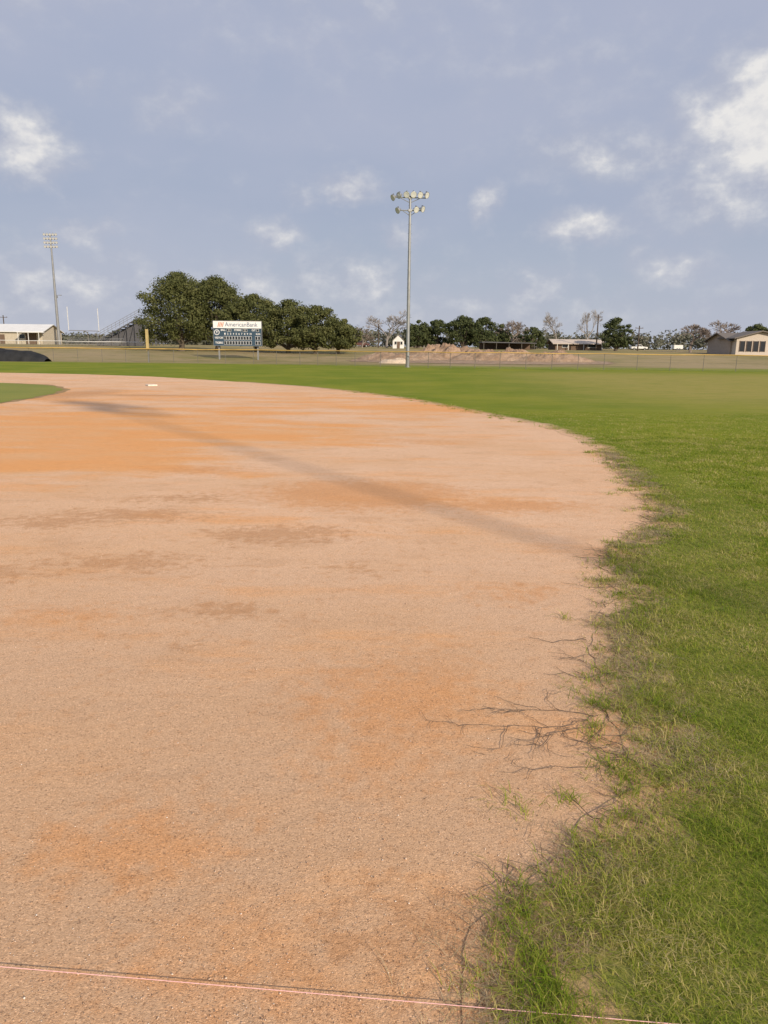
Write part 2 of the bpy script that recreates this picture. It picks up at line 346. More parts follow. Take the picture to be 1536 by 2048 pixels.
for y0,y1,dens,hh,ww in [(.9,2.2,27000,.026,.0021),(2.2,3.6,19000,.026,.0024),(3.6,5.5,11000,.026,.0033),(5.5,8.5,6400,.025,.0044),(8.5,14,2800,.022,.0065),(14,20,900,.018,.009)]:
    x,y,dd=region(y0,y1,dens); n=len(x)
    tuft=np.exp(-(np.clip(dd-.15,0,None)/.25)**2)*np.clip(.35+.9*vnoise(x,y,5,5),0,1.2)
    tuft=tuft+.6*np.clip(vnoise(x,y,9,7),0,1)
    h=hh*rng.uniform(.5,1.35,n)*(1+1.1*tuft*(y<16))*np.interp(y,[14,20],[1,.5])
    add(*blades(x,y,h,ww*rng.uniform(.7,1.3,n),rng.uniform(.3,2.2,n)))
tx=[];ty=[];thh=[]
for k in range(500):
    y=float(rng.choice([rng.uniform(1.35,3.2),rng.uniform(1.4,7),rng.uniform(1.4,12),rng.uniform(6,30)])); x=float(edgeX(y))+(rng.normal(.12,.08) if y<2.3 else rng.normal(.07,.13)*(1 if y<8 else 1.3))
    m=int(rng.uniform(8,48)); r=rng.uniform(.010,.045)*(1+y*.07)
    tx.append(x+rng.normal(0,r,m)); ty.append(y+rng.normal(0,r,m)); thh.append(rng.uniform(.018,.06,m))
x=np.concatenate(tx);y=np.concatenate(ty);h=np.concatenate(thh)
add(*blades(x,y,h,.0021+.0004*y,rng.uniform(.3,2.2,len(x))))
V=np.concatenate(Vs);F=np.concatenate(Fs)
o=npmesh('grass',V,F,mblade); o['kind']='stuff'; tag(o,'short green lawn grass fringing the infield dirt','grass')
n=46000; y=1.3+rng.uniform(0,1,n)**1.4*11; x=edgeX(y)+rng.normal(.12,.12,n)
k=(vnoise(x,y,6,12)+.5*vnoise(x,y,17,2)>-.1)&(x<.6*y+.3); x=x[k];y=y[k];n=len(x)
V1,F1=blades(x,y,rng.uniform(.004,.024,n),.0011+.0003*y,rng.uniform(1,6,n),.008)
o=npmesh('dead_grass',V1,F1,mdead); o['kind']='stuff'; tag(o,'dry brown thatch along the edge of the dirt','dry grass')
mrun=simple('runner_bark',(.14,.10,.07),.9,var=.5,scale=30)
mb=MB()
def runner(x,y,ang,L,r,depth=0):
    pts=[];z=.012; n=int(L/.03)+2
    for i in range(n):
        pts.append((x,y,max(.008,z+rng.normal(0,.003)))); ang+=rng.normal(0,.3); x+=.03*math.cos(ang); y+=.03*math.sin(ang)
        if depth<2 and rng.uniform()<.2: runner(x,y,ang+rng.choice([-1,1])*rng.uniform(.5,1.2),L*rng.uniform(.2,.5),r*.7,depth+1)
    mb.tube(pts,[r*(1-.6*i/n) for i in range(n)],4,False)
for (x,y,a,L) in [(1.05,3.05,2.9,.6),(1.0,3.0,3.0,.55),(1.0,2.95,3.3,.65),(1.1,2.85,3.5,.5),(1.1,2.75,3.7,.4),(1.0,2.55,3.0,.4),(.95,2.5,3.3,.35),(1.2,3.75,2.9,.4),(1.15,3.4,3.2,.4),(.6,2.05,2.9,.25),(.5,1.90,2.8,.3),(.4,1.75,2.6,.2),(.8,2.25,3.0,.3),(1.8,5.5,3.1,.3),(2.6,6.8,2.9,.3),(.95,2.9,4.3,.4),(1.0,3.0,3.9,.45),(1.0,2.8,4.0,.4)]:
    runner(x+rng.normal(0,.05),y+rng.normal(0,.05),a+rng.normal(0,.2),L*rng.uniform(.7,1),.0015+.00024*y)
for k in range(220):
    y=float(rng.uniform(1.4,7.5)); runner(float(edgeX(y))+rng.uniform(-.10,.28),y,rng.uniform(0,6.28),rng.uniform(.06,.26),.0008+.00018*y,1)
o=mb.obj('grass_runners',mrun); o['kind']='stuff'; tag(o,'dry brown grass runners creeping over the dirt','grass runners')
mpeb,g,b=newmat('pebbles'); r=g.new('ShaderNodeNewGeometry').outputs['Random Per Island']
g.set(b,'Base Color',g.ramp(r,[(0,(.18,.11,.07)),(.2,(.42,.26,.16)),(.6,(.64,.43,.28)),(.85,(.74,.57,.42)),(1,(.88,.8,.7))])); g.set(b,'Roughness',.85)
n=44000; y=1.3+rng.uniform(0,1,n)**1.7*7; x=rng.uniform(-1,1,n)*(.6*y+.3); k=x<edgeX(y)+.25; x=x[k];y=y[k];n=len(x)
s=rng.lognormal(-6.8,.38,n)*(1+.05*y)
octv=np.array([(1,0,0),(0,1,0),(-1,0,0),(0,-1,0),(0,0,1),(0,0,-1)],float)
Vp=octv[None]*s[:,None,None]*rng.uniform(.6,1.3,(n,6,1)); th=rng.uniform(0,6.28,n); c_,s_=np.cos(th)[:,None],np.sin(th)[:,None]
Vp=np.stack([Vp[...,0]*c_-Vp[...,1]*s_,Vp[...,0]*s_+Vp[...,1]*c_,Vp[...,2]*.8],-1)+np.stack([x,y,.006+s*.3],-1)[:,None]
Fp=np.array([(0,1,4),(1,2,4),(2,3,4),(3,0,4),(1,0,5),(2,1,5),(3,2,5),(0,3,5)])
Fp=(np.arange(n)*6)[:,None,None]+Fp[None]
o=npmesh('gravel',Vp.reshape(-1,3),Fp.reshape(-1,3),mpeb,nv=3); o['kind']='stuff'; tag(o,'loose tan grit scattered over the infield','gravel')

# ---------------------------------------------------------------- string line
mstr=simple('pink_string',(.88,.50,.48),.7,scale=200,var=.2); mwood=simple('stake_wood',(.42,.30,.18),.8,scale=20)
e=thing('string_line','taut pink mason string stretched between wooden stakes','string',(0,0,0))
A=Vector((-2.6,1.722,.020)); B=Vector((1.9,1.338,.020)); mb=MB()
mb.tube([tuple(A.lerp(B,i/20)) for i in range(21)],.0010,6); mb.obj('string',mstr,e)
for p in (A,B):
    mb=MB(); mb.tube([(p.x,p.y+.02,-.02),(p.x,p.y+.02,.06),(p.x,p.y+.02,.12)],[.006,.016,.016],4); mb.obj('stake',mwood,e)

mbase=simple('base_canvas',(.72,.67,.57),.7,scale=8,var=.15)
mb=MB(); mb.box((0,0,.035),(.40,.40,.06)); o=mb.obj('second_base',mbase,None,(-9.96,31.28,0),.015); o.rotation_euler=(0,0,.6); tag(o,'white square base lying on the infield dirt','base')

# ---------------------------------------------------------------- fence
msteel=simple('galvanised_steel',(.30,.31,.32),.5,.5,.12,2)
mpost=simple('weathered_post',(.19,.175,.15),.7,.2,.15,2)
myel=simple('yellow_cap',(.52,.34,.10),.65,scale=.6,var=.25)
mlink,g,b=newmat('chain_link'); uv=g.new('ShaderNodeUVMap').outputs[0]; q=g.new('ShaderNodeSeparateXYZ',{0:uv})
u1=g.math('FRACT',g.math('MULTIPLY',g.math('ADD',q.outputs[0],q.outputs[1]),14.)); u2=g.math('FRACT',g.math('MULTIPLY',g.math('SUBTRACT',q.outputs[0],q.outputs[1]),14.))
wm=g.math('MAXIMUM',g.math('LESS_THAN',u1,.06),g.math('LESS_THAN',u2,.06))
g.set(b,'Base Color',(.22,.20,.16)); g.set(b,'Roughness',.6); g.set(b,'Alpha',wm)
def fence(name,label,pts,H,capmat,capr,step,postmat):
    e=thing(name,label,'fence',(0,0,0))
    P=[Vector((x,y,0)) for x,y in pts]; out=[]
    for a,b_ in zip(P[:-1],P[1:]):
        k=max(1,round((b_-a).length/step))
        for i in range(k): out.append(a.lerp(b_,i/k))
    out.append(P[-1])
    me=bpy.data.meshes.new('fence_fabric'); vs=[];fs=[];uvs=[];L=0
    for i,p in enumerate(out):
        z=gz(p.x,p.y)
        if i: L+=(p-out[i-1]).length
        vs+=[(p.x,p.y,z+.03),(p.x,p.y,z+H-.03)]; uvs+=[(L,0),(L,H)]
        if i: fs.append((2*i-2,2*i,2*i+1,2*i-1))
    me.from_pydata(vs,[],fs); lay=me.uv_layers.new(name='UVMap')
    for lp in me.loops: lay.data[lp.index].uv=uvs[lp.vertex_index]
    me.materials.append(mlink); o=bpy.data.objects.new('fence_fabric',me); C.objects.link(o); o.parent=e
    mb=MB()
    pp=[]
    for i,p in enumerate(out):
        sag=.025*math.sin(i*1.7)
        pp.append((p.x,p.y-.02,gz(p.x,p.y)+H+sag))
    mb.tube(pp,[capr*float(np.interp(p[0],[-20,10],[1,.66])) for p in pp],8); mb.obj('top_cap' if name.startswith('out') else 'top_rail',capmat,e)
    mb=MB(); mb.tube([(p.x,p.y-.02,gz(p.x,p.y)+H*.5) for p in out],.006,5); mb.obj('middle_rail',postmat,e)
    pm=MB(); pm.tube([(0,0,-.1),(0,0,H+.02)],.027,8); base=None
    for p in out[:95]:
        if base is None: base=pm.obj('fence_post',postmat,e); o=base
        else: o=base.copy(); C.objects.link(o); o.parent=e
        o.location=(p.x,p.y+.05,gz(p.x,p.y))
fence('outfield_fence','chain-link outfield fence with yellow plastic top cap',[(-75,84),(-60,82.5),(-41.9,81.5),(-31.1,81.2),(-20.3,80),(-14,78.5),(-8.8,76),(-3,72.8),(2,70.2),(6,68.6),(10.5,67.9),(20,67.7),(29,67.5),(34.8,67.1),(48,66),(62,62)],1.45,myel,.058,2.6,mpost)
mwhite=simple('white_paint',(.72,.72,.70),.55,scale=1.5,var=.08)
fence('track_fence','low chain-link fence with pale rail around the running track',[(-110,138),(-90,134),(-70,130),(-50,128),(-42,130)],1.1,mwhite,.05,3.2,mpost)

e=thing('foul_pole','short yellow foul pole with a solid panel at the fence','foul pole',(-25.9,80.9,0))
mb=MB(); mb.tube([(0,0,-.1),(0,0,3.5)],.05,10); mb.obj('pole',msteel,e)
mb=MB(); mb.box((0,-.09,2.4),(.24,.05,2.25)); mb.box((-.13,-.09,2.4),(.05,.09,2.3)); mb.box((.13,-.09,2.4),(.05,.09,2.3)); mb.obj('panel',simple('pale_yellow',(.46,.36,.17),.6),e)

# ---------------------------------------------------------------- floodlights
mrefl=simple('lamp_aluminium',(.46,.47,.48),.4,.6,.08,4); mlens=simple('lamp_glass',(.62,.63,.63),.15,0,.05,4,spec=.8); mdk=simple('dark_bracket',(.10,.10,.11),.6)
ml=MB(); ml.lathe([(.02,-.30),(.10,-.29),(.12,-.16),(.20,-.08),(.27,.02),(.31,.12),(.315,.14),(.29,.13)],16)
mg=MB(); mg.lathe([(0.001,.10),(.15,.115),(.29,.12)],16)
mk=MB(); mk.box((0,.16,-.12),(.05,.30,.05)); mk.box((0,.30,-.06),(.07,.05,.2))
lampme=None
def lamps(e,specs,scale=1):
    global lampme
    for (x,y,z,yaw,tilt) in specs:
        if lampme is None:
            o=ml.obj('floodlight',mrefl,e,smooth=True); l=mg.obj('lens',mlens,o); k=mk.obj('bracket',mdk,o); lampme=(o,l,k)
        else:
            o=lampme[0].copy(); l=lampme[1].copy(); k=lampme[2].copy()
            for q_ in (o,l,k): C.objects.link(q_)
            o.parent=e; l.parent=o; k.parent=o
        o.location=(x,y,z); o.scale=(scale,)*3
        dirv=Vector((math.sin(yaw)*math.cos(tilt),-math.cos(yaw)*math.cos(tilt),-math.sin(tilt)))
        o.rotation_euler=dirv.to_track_quat('Z','Y').to_euler()
def light_pole(loc,label,H,rz=0,rs=1.0):
    e=thing('light_pole',label,'light pole',loc,rz,'floodlight poles around the ball field')
    mb=MB(); mb.tube([(0,0,-.2),(0,0,.5),(0,0,H*.5),(0,0,H)],[.19*rs,.18*rs,.145*rs,.10*rs],14); mb.tube([(0,0,0),(0,0,.03)],[.32,.32],14)
    for k in range(16): mb.tube([(-.2*rs,0,2.5+k*.8),(.2*rs,0,2.5+k*.8)],.010,4)
    mb.obj('pole',msteel,e)
    for z,wd in ((H-.15,3.1),(H-1.25,2.3)):
        mb=MB(); mb.tube([(-wd/2,0,z),(wd/2,0,z)],.05,8)
        mb.tube([(-wd*.3,0,z-.03),(0,0,z-.45)],.03,6); mb.tube([(wd*.3,0,z-.03),(0,0,z-.45)],.03,6); mb.box((0,0,z),(.34,.3,.22))
        mb.obj('cross_arm',msteel,e)
    sp=[(-1.55,-.15,H-.2,-1.15,.45),(-1.0,-.15,H+.0,-.95,.35),(-.35,-.2,H+.08,-.35,.4),(.25,-.2,H+.10,.1,.4),(.85,-.2,H+.08,.45,.4),(1.45,-.15,H+.08,.8,.35),
        (-1.1,-.15,H-1.28,-1.1,.45),(.5,-.2,H-1.18,.5,.4),(1.1,-.15,H-1.12,.9,.35)]
    lamps(e,sp,.92)
    return e
light_pole((2.1,70.9,0),'tall grey floodlight pole with nine lamps behind the fence',15.35,.1)
light_pole((16.4,-16.7,0),'tall slim grey floodlight pole beside the infield',20.8,2.6,.5)
gx,gy=-74.6,170
e=thing('stadium_light_tower','slender grey stadium mast carrying rows of bright lamps','light tower',(gx,gy,gz(gx,gy)))
H=23.7
mb=MB(); mb.tube([(0,0,-.3),(0,0,H*.5),(0,0,H)],[.36,.26,.15],12); mb.obj('pole',msteel,e)
for r_ in range(4):
    mb=MB(); z=H-.1-r_*.85; mb.tube([(-1.5,0,z),(1.5,0,z)],.06,6); mb.obj('cross_arm',mdk,e)
lamps(e,[(-1.3+.65*k,-.2,H+.1-r_*.85,.5,.5) for r_ in range(4) for k in range(5)],.88)
mb=MB(); mb.box((.2,0,10.5),(.5,.35,.5)); mb.tube([(0,0,10.8),(1.2,0,10.9)],.05,6); mb.box((1.2,0,10.85),(.4,.2,.14)); mb.obj('junction_box',msteel,e)

# ---------------------------------------------------------------- scoreboard
SX,SY=-19.85,100.; SZ=gz(SX,SY)
e=thing('scoreboard','dark blue baseball scoreboard with white sponsor panel on posts','scoreboard',(SX,SY,0),.03)
mnavy=simple('slate_panel',(.040,.075,.115),.5,scale=1,var=.1); mink=simple('grey_ink',(.11,.155,.235),.6); mred=simple('red_ink',(.55,.19,.07),.6); mdark=simple('display_black',(.012,.018,.024),.4)
mlet=simple('letter_white',(.80,.80,.80),.5,scale=1,var=.03)
W=6.4; zb=1.93; zt=5.15; zs=4.22
mb=MB(); mb.box((0,0,(zb+zs)/2),(W,.3,zs-zb)); mb.obj('score_panel',mnavy,e)
mb=MB(); mb.box((0,-.02,(zs+zt)/2+.01),(W,.3,zt-zs)); mb.obj('sponsor_panel',mlet,e)
mb=MB()
for z in (zb,zs,zt+.02): mb.box((0,-.0,z),(W+.08,.42,.04))
for x in (-W/2-.02,W/2+.02): mb.box((x,0,(zb+zt)/2),(.04,.42,zt-zb))
mb.obj('frame',msteel,e)
for x in (-2.6,2.6):
    mb=MB(); mb.box((x,.3,(SZ-.3+zt)/2),(.2,.2,zt-SZ+.1)); mb.obj('post',msteel,e)
def text(s,x,z,width,height,mat,name='lettering',bold=0):
    cu=bpy.data.curves.new('t','FONT'); cu.body=s; cu.size=1; cu.offset=bold; cu.extrude=.004
    to=bpy.data.objects.new('t',cu); C.objects.link(to); bpy.context.view_layer.update()
    me=bpy.data.meshes.new_from_object(to.evaluated_get(bpy.context.evaluated_depsgraph_get()))
    bpy.data.objects.remove(to)
    co_=np.array([v.co for v in me.vertices]); mn=co_.min(0); mx=co_.max(0)
    for v in me.vertices:
        a=(v.co.x-mn[0])/(mx[0]-mn[0])*width; bb=(v.co.y-mn[1])/(mx[1]-mn[1])*height; c3=v.co.z
        v.co=(x+a,-.186-c3,z+bb)
    me.materials.clear(); me.materials.append(mat); o=bpy.data.objects.new(name,me); C.objects.link(o); o.parent=e; return o
text('AmericanBank',-1.65,4.44,4.35,.56,mink,bold=.0)
mb=MB()
for k in range(4):
    for dz in (0,1,2):
        x0=-2.66+k*.2+dz*.06; z0=4.40+dz*.2
        mb.poly([(x0,-.18,z0),(x0+.12,-.18,z0),(x0+.20,-.18,z0+.17),(x0+.08,-.18,z0+.17)])
mb.obj('sponsor_emblem',mred,e)
text('BALL',-2.2,3.86,.62,.26,mlet,bold=.02); text('STRIKE',-.42,3.86,.95,.26,mlet,bold=.02); text('OUT',1.9,3.86,.52,.26,mlet,bold=.02)
for i in range(10): text(str(i+1),-1.75+i*.375,3.38,.15 if i<9 else .24,.24,mlet,bold=.02)
text('RUNS',2.45,3.38,.58,.22,mlet,bold=.02)
text('VISITOR',-3.05,2.84,1.1,.26,mlet,bold=.02); text('TIGERS',-3.0,2.2,1.0,.26,mlet,bold=.02)
def disp(x,z,w_,h_):
    db=MB(); db.box((0,-.172,0),(w_,.02,h_)); o=db.obj('display',mdark,e,(x,0,z))
    df=MB(); df.box((0,-.158,0),(w_+.06,.02,h_+.06)); df.obj('frame',mlet,o)
for x in (-1.28,-.98): disp(x,3.97,.22,.3)
for x in (.86,1.16): disp(x,3.97,.22,.3)
disp(2.68,3.97,.26,.3)
for zz in (2.96,2.33):
    for i in range(10): disp(-1.68+i*.375,zz,.25,.42)
    for i in range(2): disp(2.5+i*.36,zz,.26,.42)
mb=MB(); N=20
mb.poly([(-2.75+.36*math.cos(2*math.pi*k/N),-.165,3.68+.36*math.sin(2*math.pi*k/N)) for k in range(N)]); mb.obj('crest',mlet,e)
mb=MB()
mb.poly([(-2.75+.28*math.cos(2*math.pi*k/N),-.169,3.68+.28*math.sin(2*math.pi*k/N)) for k in range(N)]); mb.obj('crest_field',mnavy,e)
text('T',-2.87,3.54,.25,.3,mlet,'crest_letter',.04)

# ---------------------------------------------------------------- trees
moak=leafmat('oak_leaves',[(0,(.062,.074,.028)),(.35,(.108,.122,.044)),(.7,(.155,.165,.062)),(1,(.21,.205,.085))],.35,True,.75,.5,.5)
mdoak=leafmat('dark_leaves',[(0,(.042,.060,.026)),(.5,(.085,.105,.042)),(1,(.135,.15,.06))],.3,True,.75,.5,.6)
mbark=simple('bark',(.11,.09,.07),.95,scale=4,var=.35,bump=.02)
mbare=simple('bare_bark',(.28,.255,.235),.95,scale=2,var=.3)
mbare2=simple('bare_bark_reddish',(.23,.19,.165),.95,scale=2,var=.3)
mwoods=leafmat('wood_edge',[(0,(.085,.095,.07)),(.5,(.135,.14,.105)),(1,(.20,.185,.15))],.1,True,.9,.1)

def leaves(cent,rad,per,size,flat=.8,nr=.5):
    rad=np.array(rad); cs=np.repeat(np.array(cent),per,0); rs=np.repeat(rad,per); n=len(cs)
    u=rng.normal(0,1,(n,3)); u/=np.linalg.norm(u,axis=1)[:,None]; rr=rng.uniform(.2,1.35,n)**.7
    p=cs+u*(rs*rr)[:,None]*np.array([1.2,1.2,flat])
    nrm=u+rng.normal(0,nr,(n,3)); nrm[:,2]+=.25; nrm/=np.linalg.norm(nrm,axis=1)[:,None]
    a=np.cross(nrm,rng.normal(0,1,(n,3))); a/=np.linalg.norm(a,axis=1)[:,None]; b_=np.cross(nrm,a)
    s=size*rng.uniform(.5,1.25,n)[:,None]; a=a*s*.5; b_=b_*s*.36
    V=np.stack([p-a,p-b_,p+a,p+b_],1).reshape(-1,3); F=np.arange(4*n).reshape(-1,4); return V,F
def tree(name,label,x,y,top,wd,bot=1.6,nc=34,per=200,size=.42,mat=None,group=None,depth=.8,trunk=.35):
    z0=gz(x,y); e=thing(name,label,'tree',(x,y,z0),0,group); H=top-z0
    cent=[];rad=[]; hh=H-bot
    for k in range(nc):
        t=rng.uniform(0,1)
        hr=math.sqrt(max(0,1-max(0,(t-.35)/.65)**2))*(.82+.18*min(1,t/.3)) 
        cr=rng.uniform(.10,.27)*min(wd/2,hh*.62)
        r=rng.uniform(.15,1)**.5; th=rng.uniform(0,6.283)
        hr*=1+.16*math.sin(th*3+x)+.08*math.sin(th*7+y)
        cent.append((math.cos(th)*r*max(.1,(wd/2*hr-cr*.75)),math.sin(th)*r*depth*max(.1,(wd/2*hr-cr*.75)),bot+cr*.5+t*(hh-cr*1.25))); rad.append(cr)
    V,F=leaves(cent,rad,per,size)
    npmesh('crown',V,F,mat or moak,e)
    mb=MB(); tr=trunk; cz=bot+hh*.5
    mb.tube([(0,0,-.2),(.05,0,.3),(.1,.05,bot*.8),(0,0,cz*.9)],[tr*1.35,tr,tr*.8,tr*.4],9)
    for k in range(9):
        t=cent[(k*3)%nc]; s0=(.05,0,bot*rng.uniform(.55,1.1)); mid=((t[0]*.45),(t[1]*.45),(s0[2]+t[2])*.5+.1)
        mb.tube([s0,mid,tuple(t)],[tr*.5,tr*.3,tr*.1],6)
    mb.obj('trunk',mbark,e); return e
OG='live oaks behind the scoreboard'
tree('oak_tree','large spreading live oak with dense olive crown',-33.0,120,13.3,13.8,1.5,150,210,.32,group=OG,trunk=.5)
tree('oak_tree','large round live oak crown beside the bleachers',-27.4,121,12.9,11.5,1.4,120,210,.32,group=OG,trunk=.45)
tree('oak_tree','live oak with low crown in a row',-20.8,119,10.0,12,1.0,104,200,.30,group=OG)
tree('oak_tree','live oak with low crown in a row',-15.4,117,9.1,12,.9,100,200,.30,group=OG)
tree('oak_tree','live oak with low crown in a row',-11.0,116,8.2,10.5,.9,88,190,.30,group=OG)
tree('oak_tree','small live oak at the end of a row',-7.6,117,6.6,8,.8,64,180,.30,group=OG)
FG='dark trees beside the far houses'
for (x,y,t,wd) in [(7.0,162,8.0,6.8),(11.4,164,8.2,9),(16.4,160,8.9,10),(21.4,161,8.7,9.4),(25.8,168,6.6,7)]:
    tree('tree','dark evergreen tree beyond the dirt heaps',x,y,t,wd,.4,60,120,.40,mdoak,FG)
tree('tree','dark bushy evergreen beside a carport',32.3,165,6.9,7.6,.4,40,110,.40,mdoak,FG)
tree('tree','dark rounded evergreen beside a low house',47.9,155,8.7,7.0,.6,52,140,.38,mdoak,FG)
tree('tree','small dark evergreen next to the stands',-66.5,185,5.8,4.5,.5,24,100,.44,mdoak,FG)
tree('tree','dark evergreen rising behind the brick house',75.5,152,7.6,8,.6,36,120,.40,mdoak,FG)
for (x,y,t,wd) in [(7.5,190,6.0,6),(38,190,5.6,8)]:
    tree('tree','dark evergreen tree beyond the field',x,y,t,wd,.4,34,110,.40,mdoak,FG)

def bare(name,label,x,y,top,wd,mat,depth=6,group=None,bushy=False):
    z0=gz(x,y); e=thing(name,label,'bare tree',(x,y,z0),0,group); H=top-z0; mb=MB(); tw=MB()
    def br(p,d_,L,r,k):
        n=3; pts=[p]; q=p
        for i in range(n):
            d_=(d_+Vector(rng.normal(0,.10,3))+Vector((0,0,.04))).normalized(); q=q+d_*(L/n); pts.append(q)
        (mb if k>=depth-2 else tw).tube(pts,[max(.014,r*(1-.35*i/n)) for i in range(n+1)],6 if k>=depth-1 else 3,False)
        if k==0: return
        for c in range(3 if k>1 else 5):
            ax=Vector(rng.normal(0,1,3)); ax=(ax-ax.dot(d_)*d_).normalized(); an=rng.uniform(.3,.75)*(1.25 if bushy else 1)
            nd=(d_*math.cos(an)+ax*math.sin(an)).normalized(); st=pts[-1] if c<2 else pts[2]
            br(st,nd,L*rng.uniform(.62,.82),r*.6,k-1)
    L0=H*(.2 if bushy else .26)
    br(Vector((0,0,-.1)),Vector((0,0,1)),L0,.045*H*.5,depth)
    mb.v=np.array(mb.v); tw.v=np.array(tw.v)
    allv=np.concatenate([mb.v,tw.v]); mz=allv[:,2].max(); mw=np.percentile(np.abs(allv[:,0]),98)
    for m_ in (mb,tw): 
        v=m_.v.copy(); v[:,2]*=H/mz; v[:,0]*=wd/2/mw; v[:,1]*=wd/2/mw; m_.v=[tuple(t) for t in v]
    mb.obj('trunk',mat,e); tw.obj('crown',mat,e)
BG='leafless winter trees near the houses'
bare('bare_tree','leafless spreading tree with pale twigs',0.2,172,10.6,9.5,mbare,6,BG)
bare('bare_tree','leafless reddish tree behind the dirt heaps',28.0,166,8.4,6.6,mbare2,6,BG,True)
bare('bare_tree','tall leafless tree behind the low house',46.0,200,12.2,7.6,mbare,6,BG)
bare('bare_tree','tall leafless tree behind the low house',54.2,200,13.0,7.0,mbare,6,BG)
bare('bare_tree','wide leafless bushy tree beside the brick house',58.6,143,7.2,6.2,mbare2,6,BG,True)
bare('bare_tree','wide leafless bushy tree beside the brick house',64.0,144,7.9,8.4,mbare2,6,BG,True)
bare('bare_tree','small leafless shrub tree near the sheds',-6.0,190,7.2,6.0,mbare2,6,BG,True)
bare('bare_tree','small leafless shrub tree near the sheds',10.2,200,7.6,6.0,mbare,6,BG)

cent=[];rad=[]
for k in range(1300):
    x=rng.uniform(-210,240); y=rng.uniform(290,330); r=rng.uniform(1.3,3.0)
    hh=(4.4+1.8*vnoise(x,y,.05,3))*(.55 if x<-30 else 1.3)
    cent.append((x,y,gz(x,y)+rng.uniform(.1,1)*hh)); rad.append(r)
V,F=leaves(cent,rad,34,1.15); o=npmesh('far_wood',V,F,mwoods); o['kind']='stuff'; tag(o,'hazy grey-green band of far-off woodland','woodland')

# ---------------------------------------------------------------- dirt heaps
mheap,g,b=newmat('heap_soil'); P=g.new('ShaderNodeTexCoord').outputs['Object']
nz=g.noise(P,.9,6,.65).outputs[0]; g.set(b,'Base Color',g.ramp(nz,[(.3,(.26,.17,.11)),(.5,(.40,.27,.18)),(.7,(.53,.39,.28))])); g.set(b,'Roughness',.95)
g.set(b,'Normal',g.new('ShaderNodeBump',{'Height':g.noise(P,3,6,.7).outputs[0],'Strength':1.,'Distance':.35}))
mpale=simple('pale_sand',(.62,.50,.38),.95,scale=1.2,var=.2,bump=.1)
HG='heaps of excavated soil behind the fence'
def heap(x,y,lx,ly,h,label,mat,seed,rz=0):
    nxx,nyy=90,30; u=np.linspace(-1,1,nxx); v=np.linspace(-1,1,nyy); U,Vv=np.meshgrid(u,v)
    rr=np.sqrt(U**2+Vv**2); env=np.clip(1-rr**2.2,0,1)**.8
    z=h*env*(.68+.30*vnoise(U*lx,Vv*ly,.95,seed)+.18*vnoise(U*lx,Vv*ly,2.5,seed+1)+.09*vnoise(U*lx,Vv*ly,6,seed+3)+rng.normal(0,.025,U.shape))-.08
    xx_=U*lx; yy_=Vv*ly; base_=hz(x+xx_,y+yy_)-gz(x,y)
    VV=np.stack([xx_,yy_,z+base_],-1).reshape(-1,3); i,j=np.meshgrid(np.arange(nxx-1),np.arange(nyy-1)); a=(j*nxx+i).ravel()
    o=npmesh('dirt_heap',VV,np.stack([a,a+1,a+nxx+1,a+nxx],-1),mat); o.location=(x,y,gz(x,y)); o.rotation_euler=(0,0,rz); tag(o,label,'dirt heap',HG)
heap(2.5,101,6.8,3.2,1.4,'long tan heap of loose excavated soil',mheap,1)
heap(8.5,104,5.8,3,2.5,'tall lumpy tan heap of excavated soil',mheap,3)
heap(15.5,101,7.4,3,1.95,'long low tan heap of excavated soil',mheap,5)
heap(22.5,99,6.0,2.6,1.7,'low tan heap of excavated soil',mheap,8)
heap(1.0,88.5,1.9,1.2,1.1,'small pale heap of sand near the fence',mpale,9)
gxs=np.linspace(-6,30,50); gys=np.linspace(86.5,107,24); GX,GY=np.meshgrid(gxs,gys); rr=((GX-12)/17.5)**2+((GY-97)/9.5)**2+.25*vnoise(GX,GY,.6,4)
VV=np.stack([GX,GY,hz(GX,GY)+.035],-1).reshape(-1,3); i,j=np.meshgrid(np.arange(49),np.arange(23)); a=(j*50+i).ravel(); keep=(rr.reshape(-1)[a]<1)
o=npmesh('bare_soil_ground',VV,np.stack([a,a+1,a+51,a+50],-1)[keep],mheap); o['kind']='structure'

